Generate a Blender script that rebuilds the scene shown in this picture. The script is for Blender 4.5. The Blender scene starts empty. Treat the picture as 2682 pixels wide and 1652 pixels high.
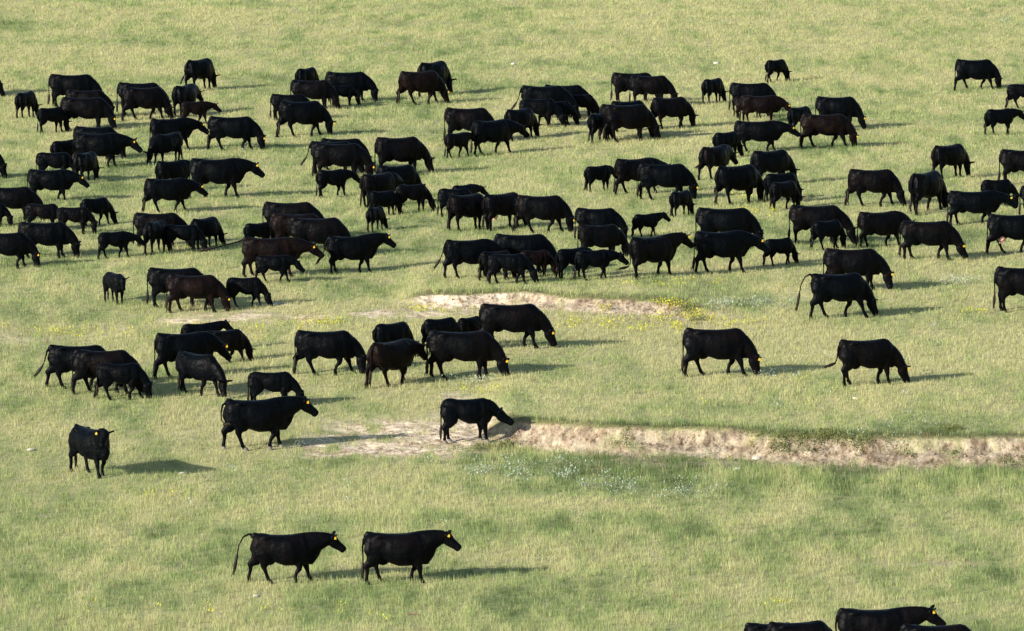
import bpy, math, random
import numpy as np
from mathutils import Vector, Matrix

# ------------------------------------------------------------------ camera
SC = bpy.context.scene
W0, H0 = 2682.0, 1652.0            # photograph size, the units of the cow table
FPX, CAMH, PITCH = 20000.0, 32.0, math.atan(2534.0 / 20000.0)
cam_d = bpy.data.cameras.new('camera')
cam_d.sensor_width = 36.0
cam_d.lens = 36.0 * FPX / W0
cam_d.clip_start, cam_d.clip_end = 1.0, 8000.0
cam = bpy.data.objects.new('camera', cam_d)
SC.collection.objects.link(cam)
cam.location = (0, 0, CAMH)
cam.rotation_euler = (math.radians(90) - PITCH, 0, 0)
SC.camera = cam

# ------------------------------------------------------------------ light
SUN_EL, SUN_AZ = math.radians(21.0), math.radians(38.0)     # light travels +x, turned SUN_AZ towards +y
world = bpy.data.worlds.new('World')
SC.world = world
world.use_nodes = True
wn = world.node_tree.nodes
sky = wn.new('ShaderNodeTexSky')
sky.sky_type = 'NISHITA'
sky.sun_disc = False
sky.sun_elevation = SUN_EL
sky.sun_rotation = math.radians(232.0)
wn['Background'].inputs['Strength'].default_value = 0.09
world.node_tree.links.new(sky.outputs['Color'], wn['Background'].inputs['Color'])
sun_d = bpy.data.lights.new('sun', 'SUN')
sun_d.energy = 4.9
sun_d.angle = math.radians(0.5)
sun_d.color = (1.0, 0.93, 0.82)
sun = bpy.data.objects.new('sun', sun_d)
SC.collection.objects.link(sun)
ldir = Vector((math.cos(SUN_EL) * math.cos(SUN_AZ), math.cos(SUN_EL) * math.sin(SUN_AZ), -math.sin(SUN_EL)))
sun.rotation_euler = ldir.to_track_quat('-Z', 'Y').to_euler()
SC.view_settings.view_transform = 'Standard'
SC.view_settings.look = 'None'
SC.view_settings.exposure = 0.87
SC.view_settings.gamma = 1.0

rng = np.random.default_rng(7)
random.seed(7)

# ------------------------------------------------------------------ small helpers
def link(o, parent=None):
    SC.collection.objects.link(o)
    if parent is not None:
        o.parent = parent
    return o

def mesh_np(name, verts, loops, counts, mat=None, smooth=True):
    me = bpy.data.meshes.new(name)
    me.vertices.add(len(verts)); me.vertices.foreach_set('co', np.asarray(verts, np.float32).ravel())
    me.loops.add(len(loops)); me.loops.foreach_set('vertex_index', np.asarray(loops, np.int32))
    counts = np.asarray(counts, np.int32)
    me.polygons.add(len(counts))
    me.polygons.foreach_set('loop_start', np.concatenate([[0], np.cumsum(counts)[:-1]]).astype(np.int32))
    me.polygons.foreach_set('loop_total', counts)
    me.polygons.foreach_set('use_smooth', np.full(len(counts), smooth))
    if mat: me.materials.append(mat)
    me.update(calc_edges=True)
    return me

def color_attr(me, name, cols, alpha=1.0):
    a = me.attributes.new(name, 'FLOAT_COLOR', 'POINT')
    c = np.ones((len(cols), 4), np.float32); c[:, :3] = cols; c[:, 3] = alpha
    a.data.foreach_set('color', c.ravel())

_lat = rng.random((256, 256)).astype(np.float32)
def vnoise(x, y, seed=0):
    x = np.asarray(x, np.float64) + seed * 17.37; y = np.asarray(y, np.float64) + seed * 31.91
    xi, yi = np.floor(x).astype(int), np.floor(y).astype(int)
    fx, fy = x - xi, y - yi
    fx, fy = fx * fx * (3 - 2 * fx), fy * fy * (3 - 2 * fy)
    g = lambda a, b: _lat[a & 255, b & 255]
    return (g(xi, yi) * (1 - fx) + g(xi + 1, yi) * fx) * (1 - fy) + (g(xi, yi + 1) * (1 - fx) + g(xi + 1, yi + 1) * fx) * fy
def fbm(x, y, seed=0, octv=4):
    s, a, t = 0, 1.0, 0
    for k in range(octv):
        s = s + a * vnoise(x * 2 ** k, y * 2 ** k, seed + k); t += a; a *= .55
    return s / t
def sstep(a, b, t):
    t = np.clip((np.asarray(t, float) - a) / (b - a), 0, 1)
    return t * t * (3 - 2 * t)

def px2w(u, v, z=0.0):
    """where the sight line through photograph point (u, v) meets height z"""
    a, b = (u - W0 / 2) / FPX, (H0 / 2 - v) / FPX
    sp, cp = math.sin(PITCH), math.cos(PITCH)
    dy, dz = cp + b * sp, -sp + b * cp
    t = (z - CAMH) / dz
    return a * t, dy * t
def w2px(P):
    P = np.asarray(P, float)
    sp, cp = math.sin(PITCH), math.cos(PITCH)
    z = P[..., 2] - CAMH
    d = P[..., 1] * cp - z * sp
    return W0 / 2 + FPX * P[..., 0] / d, H0 / 2 - FPX * (P[..., 1] * sp + z * cp) / d

# ------------------------------------------------------------------ materials
def new_mat(name):
    m = bpy.data.materials.new(name); m.use_nodes = True
    nt = m.node_tree
    return m, nt.nodes, nt.links, nt.nodes['Principled BSDF']
def noise_node(N, L, scale, detail=4, vec=None, rough=.55):
    n = N.new('ShaderNodeTexNoise'); n.inputs['Scale'].default_value = scale
    n.inputs['Detail'].default_value = detail; n.inputs['Roughness'].default_value = rough
    if vec is not None: L.new(vec, n.inputs['Vector'])
    return n
def ramp(N, L, src, stops):
    r = N.new('ShaderNodeValToRGB'); e = r.color_ramp.elements
    while len(e) < len(stops): e.new(.5)
    for k, (p, c) in enumerate(stops):
        e[k].position = p; e[k].color = (*c, 1)
    L.new(src, r.inputs[0]); return r
def mixc(N, L, fac, a, b, mode='MIX'):
    m = N.new('ShaderNodeMix'); m.data_type = 'RGBA'; m.blend_type = mode
    for sock, v in ((m.inputs[0], fac), (m.inputs[6], a), (m.inputs[7], b)):
        if isinstance(v, (int, float)): sock.default_value = v
        elif isinstance(v, tuple): sock.default_value = (*v, 1)
        else: L.new(v, sock)
    return m.outputs[2]

def ground_material():
    m, N, L, P = new_mat('ground_cover')
    at = N.new('ShaderNodeAttribute'); at.attribute_name = 'tint'
    ge = N.new('ShaderNodeNewGeometry')
    n1 = noise_node(N, L, 9.0, 5, ge.outputs['Position'], .7)
    r1 = ramp(N, L, n1.outputs['Fac'], [(.25, (.62, .62, .62)), (.5, (1, 1, 1)), (.75, (1.25, 1.22, 1.15))])
    c = mixc(N, L, 1.0, at.outputs['Color'], r1.outputs['Color'], 'MULTIPLY')
    n2 = noise_node(N, L, 2.2, 6, ge.outputs['Position'], .75)
    r2 = ramp(N, L, n2.outputs['Fac'], [(.3, (.75, .78, .8)), (.7, (1.15, 1.1, 1.0))])
    c = mixc(N, L, 1.0, c, r2.outputs['Color'], 'MULTIPLY')
    mp = N.new('ShaderNodeMapping'); mp.inputs['Scale'].default_value = (5.5, 3.0, 1.6)
    L.new(ge.outputs['Position'], mp.inputs['Vector'])
    n3 = noise_node(N, L, 1.0, 7, mp.outputs[0], .8)
    r3 = ramp(N, L, n3.outputs['Fac'], [(.38, (.26, .21, .16)), (.50, (.92, .92, .92)), (.66, (1.4, 1.4, 1.4))])
    c = mixc(N, L, at.outputs['Alpha'], c, mixc(N, L, 1.0, c, r3.outputs['Color'], 'MULTIPLY'))
    L.new(c, P.inputs['Base Color'])
    P.inputs['Roughness'].default_value = .95
    P.inputs['Specular IOR Level'].default_value = .15
    b = N.new('ShaderNodeBump'); b.inputs['Strength'].default_value = .7; b.inputs['Distance'].default_value = .05
    L.new(n1.outputs['Fac'], b.inputs['Height']); L.new(b.outputs['Normal'], P.inputs['Normal'])
    return m

def leaf_material(name, transl=.35, gain=1.0):
    m, N, L, P = new_mat(name)
    at = N.new('ShaderNodeAttribute'); at.attribute_name = 'tint'
    N.remove(P)
    d = N.new('ShaderNodeBsdfDiffuse'); t = N.new('ShaderNodeBsdfTranslucent'); mx = N.new('ShaderNodeMixShader')
    mx.inputs[0].default_value = transl
    L.new(at.outputs['Color'], d.inputs['Color']); L.new(at.outputs['Color'], t.inputs['Color'])
    L.new(d.outputs[0], mx.inputs[1]); L.new(t.outputs[0], mx.inputs[2])
    L.new(mx.outputs[0], N['Material Output'].inputs['Surface'])
    return m

def hide_material():
    m, N, L, P = new_mat('cattle_hide')
    oi = N.new('ShaderNodeObjectInfo')
    tc = N.new('ShaderNodeTexCoord')
    add = N.new('ShaderNodeVectorMath'); add.operation = 'ADD'
    L.new(tc.outputs['Object'], add.inputs[0])
    sc = N.new('ShaderNodeVectorMath'); sc.operation = 'SCALE'; sc.inputs[0].default_value = (7, 13, 5)
    L.new(oi.outputs['Random'], sc.inputs['Scale']); L.new(sc.outputs[0], add.inputs[1])
    big = noise_node(N, L, 2.0, 3, add.outputs[0])
    rb = ramp(N, L, big.outputs['Fac'], [(.42, (0, 0, 0)), (.68, (1, 1, 1))])
    # object colour: red channel = how far the coat has faded to brown
    sep = N.new('ShaderNodeSeparateColor'); L.new(oi.outputs['Color'], sep.inputs[0])
    mul = N.new('ShaderNodeMath'); mul.operation = 'MULTIPLY'
    L.new(rb.outputs['Color'], mul.inputs[0]); L.new(sep.outputs[0], mul.inputs[1])
    base = mixc(N, L, sep.outputs[1], (.0008, .0015, .0026), (.012, .0048, .003))
    col = mixc(N, L, mul.outputs[0], base, (.0115, .0055, .0034))
    L.new(col, P.inputs['Base Color'])
    fine = noise_node(N, L, 22.0, 4, add.outputs[0])
    P.inputs['Roughness'].default_value = .52
    P.inputs['Specular IOR Level'].default_value = .055
    mr = N.new('ShaderNodeMapRange'); mr.inputs[3].default_value = .36; mr.inputs[4].default_value = .58
    L.new(big.outputs['Fac'], mr.inputs[0]); L.new(mr.outputs[0], P.inputs['Roughness'])
    b = N.new('ShaderNodeBump'); b.inputs['Strength'].default_value = .35; b.inputs['Distance'].default_value = .02
    mus = noise_node(N, L, 3.2, 2, add.outputs[0])
    b2 = N.new('ShaderNodeBump'); b2.inputs['Strength'].default_value = .6; b2.inputs['Distance'].default_value = .10
    L.new(mus.outputs['Fac'], b2.inputs['Height']); L.new(b2.outputs['Normal'], b.inputs['Normal'])
    L.new(fine.outputs['Fac'], b.inputs['Height']); L.new(b.outputs['Normal'], P.inputs['Normal'])
    return m

def plain_material(name, col, var=.2, rough=.7, spec=.3):
    m, N, L, P = new_mat(name)
    tc = N.new('ShaderNodeTexCoord')
    n = noise_node(N, L, 14.0, 4, tc.outputs['Object'])
    r = ramp(N, L, n.outputs['Fac'], [(.3, tuple(c * (1 - var) for c in col)), (.7, tuple(min(1, c * (1 + var)) for c in col))])
    L.new(r.outputs['Color'], P.inputs['Base Color'])
    P.inputs['Roughness'].default_value = rough; P.inputs['Specular IOR Level'].default_value = spec
    return m

M_GROUND = ground_material()
M_GRASS = leaf_material('grass_blades', .45)
M_WEED = leaf_material('weed_leaves', .25)
M_HIDE = hide_material()
M_HAIR = plain_material('tail_hair', (.012, .008, .006), .4, .6, .2)
M_HOOF = plain_material('hoof', (.15, .135, .12), .35, .6)
M_TAG = plain_material('ear_tag_plastic', (.50, .31, .02), .06, .45, .4)
M_UDDER = plain_material('udder_skin', (.62, .36, .30), .12, .6)
M_STONE = plain_material('pale_stone', (.62, .58, .52), .2, .85)
M_CLOD = plain_material('soil_clod', (.36, .27, .19), .35, .95, .1)

# ------------------------------------------------------------------ the ground
def px_curve(pts, z=0.0):
    w = np.array([px2w(u, v, z) for u, v in pts]); return w[:, 0], w[:, 1]
LX, LY = px_curve([(-900, 1262), (-200, 1250), (300, 1235), (700, 1212), (1000, 1195), (1200, 1180), (1340, 1172), (1600, 1197), (1850, 1207),
                   (2100, 1216), (2400, 1219), (2700, 1221), (3600, 1228)])
UX, UY = px_curve([(-900, 868), (0, 862), (500, 850), (900, 836), (1060, 820), (1150, 816), (1300, 813), (1450, 818), (1600, 828), (1750, 833),
                   (1850, 842), (2100, 865), (2600, 880), (3600, 890)], .75)
def wx(u, v): return px2w(u, v, .75 if v < 1000 else 0.0)[0]
def level(u, v):
    """height of the pasture terrace seen at a photograph point"""
    return 1.17 if v < 812 else .75 if v < 1112 else .3 if u < 1300 and v < 1180 else 0.0
L0, L1 = wx(1235, 1175), wx(1345, 1172)
U0, U1, U2, U3 = wx(1010, 820), wx(1120, 820), wx(1760, 835), wx(1930, 850)
LH, UH = .75, .42

def bank(x, y, cx, cy, m, H, seed, run=.85):
    yb = np.interp(x, cx, cy)
    yb = yb + .9 * (fbm(x / 3.4, 0 * x, seed, 3) - .5) * m
    amp = .25 + 1.1 * vnoise(x / 2.7, 0 * x, seed + 3)
    flute = amp * .45 * (fbm(x / 1.3, 0 * x + 3, seed + 5, 5) - .5) + .16 * (fbm(x / .22, y / .3, seed + 9, 3) - .5)
    slump = sstep(.50, .68, fbm(x / 4.2, 0 * x, seed + 13, 2))
    t = y - yb
    tf = t + flute
    talus = .36 * sstep(-.1, run, tf) + .05 * sstep(-.8, 0, t)
    face = .59 * sstep(run - .10, run + .50, tf)
    steep = (talus + face) * (1 - .75 * slump) + .75 * slump * sstep(-.2, 1.5 + .3 * amp, tf)
    gentle = sstep(-8.0, 18.0, t)
    z = H * (m * steep + (1 - m) * gentle)
    bare = m * sstep(-.45, -.05, t + .5 * (vnoise(x / .5, y / .5, seed + 2) - .5)) * (1 - sstep(run + .28, run + .50, tf + .25 * (vnoise(x / .35, y / .5, seed + 4) - .5)))
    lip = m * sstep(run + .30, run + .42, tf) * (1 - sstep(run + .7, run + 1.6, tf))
    return z, bare, lip, t

PATCH = [  # bare or thin soil, photograph px: centre, half sizes, strength
    (1045, 1100, 110, 16, .8), (1215, 1128, 120, 42, 1.15), (1010, 1192, 210, 15, 1.0), (860, 1200, 120, 11, .95), (1150, 1200, 60, 10, .9),
    (960, 1150, 190, 30, .95), (1120, 1150, 140, 30, .95), (1000, 1120, 190, 20, .9), (880, 1188, 150, 14, 1.0), (1190, 1020, 50, 12, .6), (620, 838, 120, 14, .8), (780, 846, 90, 9, .9),
    (470, 846, 60, 7, .8), (980, 838, 100, 10, .9), (1110, 832, 80, 14, .95), (1260, 826, 120, 12, .8), (1640, 838, 150, 14, .6),
    (300, 860, 60, 8, .55), (60, 880, 90, 20, .5), (1830, 845, 90, 16, .7), (1850, 868, 40, 8, .6), (2450, 1466, 240, 7, .65),
    (2150, 1455, 90, 6, .5), (2600, 1212, 200, 12, .8), (1700, 1218, 300, 12, .7), (2250, 1222, 300, 9, .7), (720, 812, 40, 5, .5),
    (120, 1352, 30, 5, .5), (1540, 1530, 60, 6, .4), (680, 1563, 24, 4, .7), (2560, 130, 60, 5, .4), (2350, 1240, 160, 14, .5)]
PW = []
for u, v, a, b, s in PATCH:
    lv = level(u, v); x, y = px2w(u, v, lv); x2, _ = px2w(u + a, v, lv); _, y2 = px2w(u, v - b, lv)
    PW.append((x, y, abs(x2 - x), abs(y2 - y), s))

LUSHW = []
for u, v, a, b, s in [(2300, 1300, 420, 70, .13), (1500, 1240, 420, 40, .10), (80, 800, 300, 60, .18), (1100, 740, 400, 30, .18), (2500, 1180, 300, 30, .1), (150, 1080, 250, 60, .12),
                      (1500, 950, 500, 60, -.10), (2300, 620, 300, 60, -.12), (600, 1200, 300, 50, -.08)]:
    x, y = px2w(u, v); x2, _ = px2w(u + a, v); _, y2 = px2w(u, v - b); LUSHW.append((x, y, abs(x2 - x), abs(y2 - y), s))

def ground(x, y):
    """height, bare-soil share, lip share at world points"""
    x = np.asarray(x, float); y = np.asarray(y, float)
    near = sstep(700, 420, y) * sstep(150, 80, np.abs(x))
    mL = sstep(L0, L1, x)
    mU = sstep(U0, U1, x) * sstep(U3, U2, x)
    z1, b1, l1, t1 = bank(x, y, LX, LY, mL, LH, 11)
    z2, b2, l2, t2 = bank(x, y, UX, UY, mU, UH, 23, .7)
    z = z1 + z2 + near * (.34 * (fbm(x / 11, y / 18, 3, 2) - .5) + .07 * (fbm(x / 1.4, y / 1.8, 5, 3) - .5) + .14 * (fbm(x / 9, y / 3.0, 15, 3) - .5))
    z = z + 18 * sstep(600, 2400, y) * fbm(x / 420, y / 420, 8, 3)
    bare = np.maximum(b1, b2)
    br = fbm(x / .55, y / 1.6, 31, 4)
    for px, py, a, b, s in PW:
        d = np.sqrt(((x - px) / a) ** 2 + ((y - py) / b) ** 2)
        bare = np.maximum(bare, s * sstep(1.5, .35, d + .9 * (fbm(x / 1.8, y / 5, 37, 3) - .5)) * sstep(.38, .56, br + .10 * s))
    bare = bare * (1 - .45 * sstep(.58, .70, fbm(x / .7, y / .9, 83, 3)))
    z = z + .05 * bare * (fbm(x / .3, y / .3, 41, 3) - .5)
    return z, np.clip(bare, 0, 1), np.clip(l1 + l2, 0, 1), t1, t2

def hit(u, v):
    """first point of the ground along the sight lines through photograph points"""
    u = np.atleast_1d(np.asarray(u, float)); v = np.atleast_1d(np.asarray(v, float))
    xa, ya = px2w(u, v, 2.2); xb, yb = px2w(u, v, -.8)
    t = np.linspace(0, 1, 240)[None, :]
    X = xa[:, None] + (xb - xa)[:, None] * t; Y = ya[:, None] + (yb - ya)[:, None] * t; Z = 2.2 - 3.0 * t + 0 * X
    G = ground(X.ravel(), Y.ravel())[0].reshape(X.shape)
    k = np.argmax(Z < G, 1); i = np.arange(len(u))
    return X[i, k], Y[i, k], G[i, k]

def field(x, y):
    """colour regions: 0 straw .. 1 lush"""
    x = np.asarray(x, float); y = np.asarray(y, float)
    g = fbm(x / 6.5, y / 16, 51, 5)
    g2 = fbm(x / 1.6, y / 5, 57, 4)
    g3 = fbm(x / .5, y / 2.4, 63, 3)
    g4 = fbm(x / 10, y / 4.2, 77, 4)
    f = .37 + .55 * (g - .5) + 0.78 * (g4 - .5) + 1.0 * (g2 - .5) + 1.15 * (g3 - .5)
    yu = np.interp(x, UX, UY); yl = np.interp(x, LX, LY)
    f = f - .35 * sstep(-18, -2, y - yu) * sstep(4, 0, y - yu)           # dry strip below the upper bank
    f = f + .10 * sstep(-9, -.6, y - yl) * sstep(.3, -.2, y - yl) * sstep(L0 - 3, L1, x)   # rank grass at the bank foot
    f = f + .18 * sstep(6, 18, y - yu) * sstep(80, 24, y - yu) * sstep(4, -14, x)
    f = f - .10 * sstep(0, 14, x) * sstep(4, 16, y - yl) * sstep(60, 28, y - yl)
    f = f - .13 * sstep(280, 380, y)
    for px, py, a, b, s in LUSHW:
        f = f + s * sstep(1.4, .3, np.sqrt(((x - px) / a) ** 2 + ((y - py) / b) ** 2))
    return np.clip(f, 0, 1)

SOIL_A, SOIL_B = np.array((.49, .415, .315)), np.array((.24, .18, .13))
def lerp(a, b, t): return a + (b - a) * t
def thatch(x, y):
    f = field(x, y)[:, None]
    c = lerp(np.array((.43, .405, .22)), np.array((.25, .28, .13)), f)
    return c
def soil(x, y):
    n = fbm(x / .35, y / .35, 61, 4)[:, None]; n2 = fbm(x / .09, y / .3, 67, 2)[:, None]
    return lerp(SOIL_B, SOIL_A, np.clip(.62 + 2.0 * (n - .5) + .9 * (n2 - .5), 0, 1))

def axis(parts):
    out = []
    for a, b, st in parts: out.append(np.arange(a, b, st))
    out.append([parts[-1][1]]); return np.concatenate(out)
def grow(a, lim, sgn, st=2.0):
    o = []; 
    while abs(a) < lim: a += sgn * st; st *= 1.45; o.append(a)
    return o
def build_ground():
    yl0, yl1 = LY.min() - .6, LY.max() + 2.2
    mk = (LX > L0 - 3) & (LX < 26); ya, yb_ = LY[mk].min() - 1.0, LY[mk].max() + 2.6
    mu = (UX > U0 - 2) & (UX < U3 + 2); yc, yd = UY[mu].min() - 1.0, UY[mu].max() + 2.4
    ys = axis([(180, ya, .45), (ya, yb_, .06), (yb_, yc, .5), (yc, yd, .06), (yd, 400, .6)])
    ys = np.concatenate([grow(180, 500, -1)[::-1], ys, grow(400, 6000, 1)])
    xs = axis([(-30, L0 - 6, .2), (L0 - 6, 20, .09), (20, 32, .3)])
    xs = np.concatenate([grow(-30, 3500, -1)[::-1], xs, grow(32, 3500, 1)])
    X, Y = np.meshgrid(xs, ys); x, y = X.ravel(), Y.ravel()
    z, bare, lip, _, _ = ground(x, y)
    V = np.stack([x, y, z], 1)
    ny, nx = X.shape
    i = np.arange(ny * nx).reshape(ny, nx)
    Q = np.stack([i[:-1, :-1], i[:-1, 1:], i[1:, 1:], i[1:, :-1]], -1).reshape(-1, 4)
    me = mesh_np('ground', V, Q.ravel(), np.full(len(Q), 4), M_GROUND)
    pale = np.clip(sstep(3, 8, y - np.interp(x, LX, LY)) + sstep(L0 + 2, L0 - 1, x), 0, 1)[:, None]
    c = lerp(thatch(x, y), soil(x, y) * (1 + (.80 * sstep(L0 + 2, L0 - 1, x)[:, None] * pale + .18 * pale - .12) * np.array((1, 1.02, 1.06))), bare[:, None])
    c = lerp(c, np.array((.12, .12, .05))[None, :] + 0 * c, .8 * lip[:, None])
    color_attr(me, 'tint', c, bare)
    o = bpy.data.objects.new('ground', me); o['kind'] = 'structure'
    return link(o)
build_ground()

def blades(n_tuft, per, sampler, palette, name, mat, hgt, wid, spread=.07, lean=.45, keep=None):
    x, y, sc = sampler(n_tuft)
    z, bare, lip, t1, t2 = ground(x, y)
    ok = rng.random(len(x)) > bare * 1.05 if keep is None else keep(x, y, bare)
    x, y, z, sc, lip, t1 = x[ok], y[ok], z[ok], sc[ok], lip[ok], t1[ok]
    n = len(x)
    col = palette(x, y, lip)                         # per tuft
    hs = hgt(x, y, lip, t1) * (.6 + .8 * rng.random(n))
    x, y, hs, sc = (np.repeat(a, per) for a in (x, y, hs, sc)); col = np.repeat(col, per, 0)
    N = n * per
    x = x + rng.normal(0, spread, N); y = y + rng.normal(0, spread, N)
    z = ground(x, y)[0]
    a = rng.random(N) * 2 * np.pi
    w = wid * sc * (.6 + .8 * rng.random(N)) * .5
    h = hs * (.55 + .75 * rng.random(N))
    dx, dy = np.cos(a) * w, np.sin(a) * w
    b = rng.random(N) * 2 * np.pi; le = lean * h * rng.random(N)
    V = np.empty((N, 3, 3), np.float32)
    V[:, 0] = np.stack([x - dx, y - dy, z - .03], 1); V[:, 1] = np.stack([x + dx, y + dy, z - .03], 1)
    V[:, 2] = np.stack([x + np.cos(b) * le, y + np.sin(b) * le, z + h], 1)
    col = col * (.80 + .40 * rng.random((N, 1)))
    me = mesh_np(name, V.reshape(-1, 3), np.arange(N * 3), np.full(N, 3), mat, False)
    color_attr(me, 'tint', np.repeat(np.clip(col, 0, .95), 3, 0))
    return me

def sample_field(n):
    """even-handed scatter over the seen pasture, thinning with distance"""
    y = rng.random(n * 4) * (392 - 185) + 185
    x = (rng.random(n * 4) * 2 - 1) * 28
    half = y * 1.02 * (W0 / 2) / FPX + 2.6
    ok = (np.abs(x) < half) & (rng.random(n * 4) < (187 / y) ** 1.2)
    x, y = x[ok][:n], y[ok][:n]
    return x, y, (y / 187) ** .9

STRAW, YEL, GRN, DEEP = np.array((.50, .49, .25)), np.array((.385, .437, .188)), np.array((.24, .322, .124)), np.array((.138, .19, .078))
def grass_palette(x, y, lip):
    f = np.clip(field(x, y) + .3 * (rng.random(len(x)) - .5), 0, 1)
    f = np.clip(f + .35 * lip, 0, 1)
    s = f[:, None]
    c = np.where(s < .4, lerp(STRAW, YEL, s / .4), np.where(s < .75, lerp(YEL, GRN, (s - .4) / .35), lerp(GRN, DEEP, (s - .75) / .25)))
    c = c * (.84 + .32 * fbm(x / .35, y / 1.2, 91, 3))[:, None]
    r = rng.random(len(x))[:, None]
    c = np.where(r < .04, STRAW * 1.1, c)
    c = np.where(r > .985, np.array((.30, .22, .12)), c)
    return c
def grass_height(x, y, lip, t1):
    h = .06 + .09 * fbm(x / 2.3, y / 2.3, 71, 3)
    h = h + .12 * sstep(-7, -1, t1) * sstep(.2, -.3, t1) * sstep(L0 - 2, L1, x)
    return h + .07 * lip + .03 * sstep(-1, -16, t1)
GRASS_N = 330000
me = blades(GRASS_N, 7, sample_field, grass_palette, 'grass', M_GRASS, grass_height, .0125)
g = link(bpy.data.objects.new('grass', me)); g['kind'] = 'stuff'
g['label'] = 'straw and green pasture grass covering the whole slope'; g['category'] = 'grass'
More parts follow.
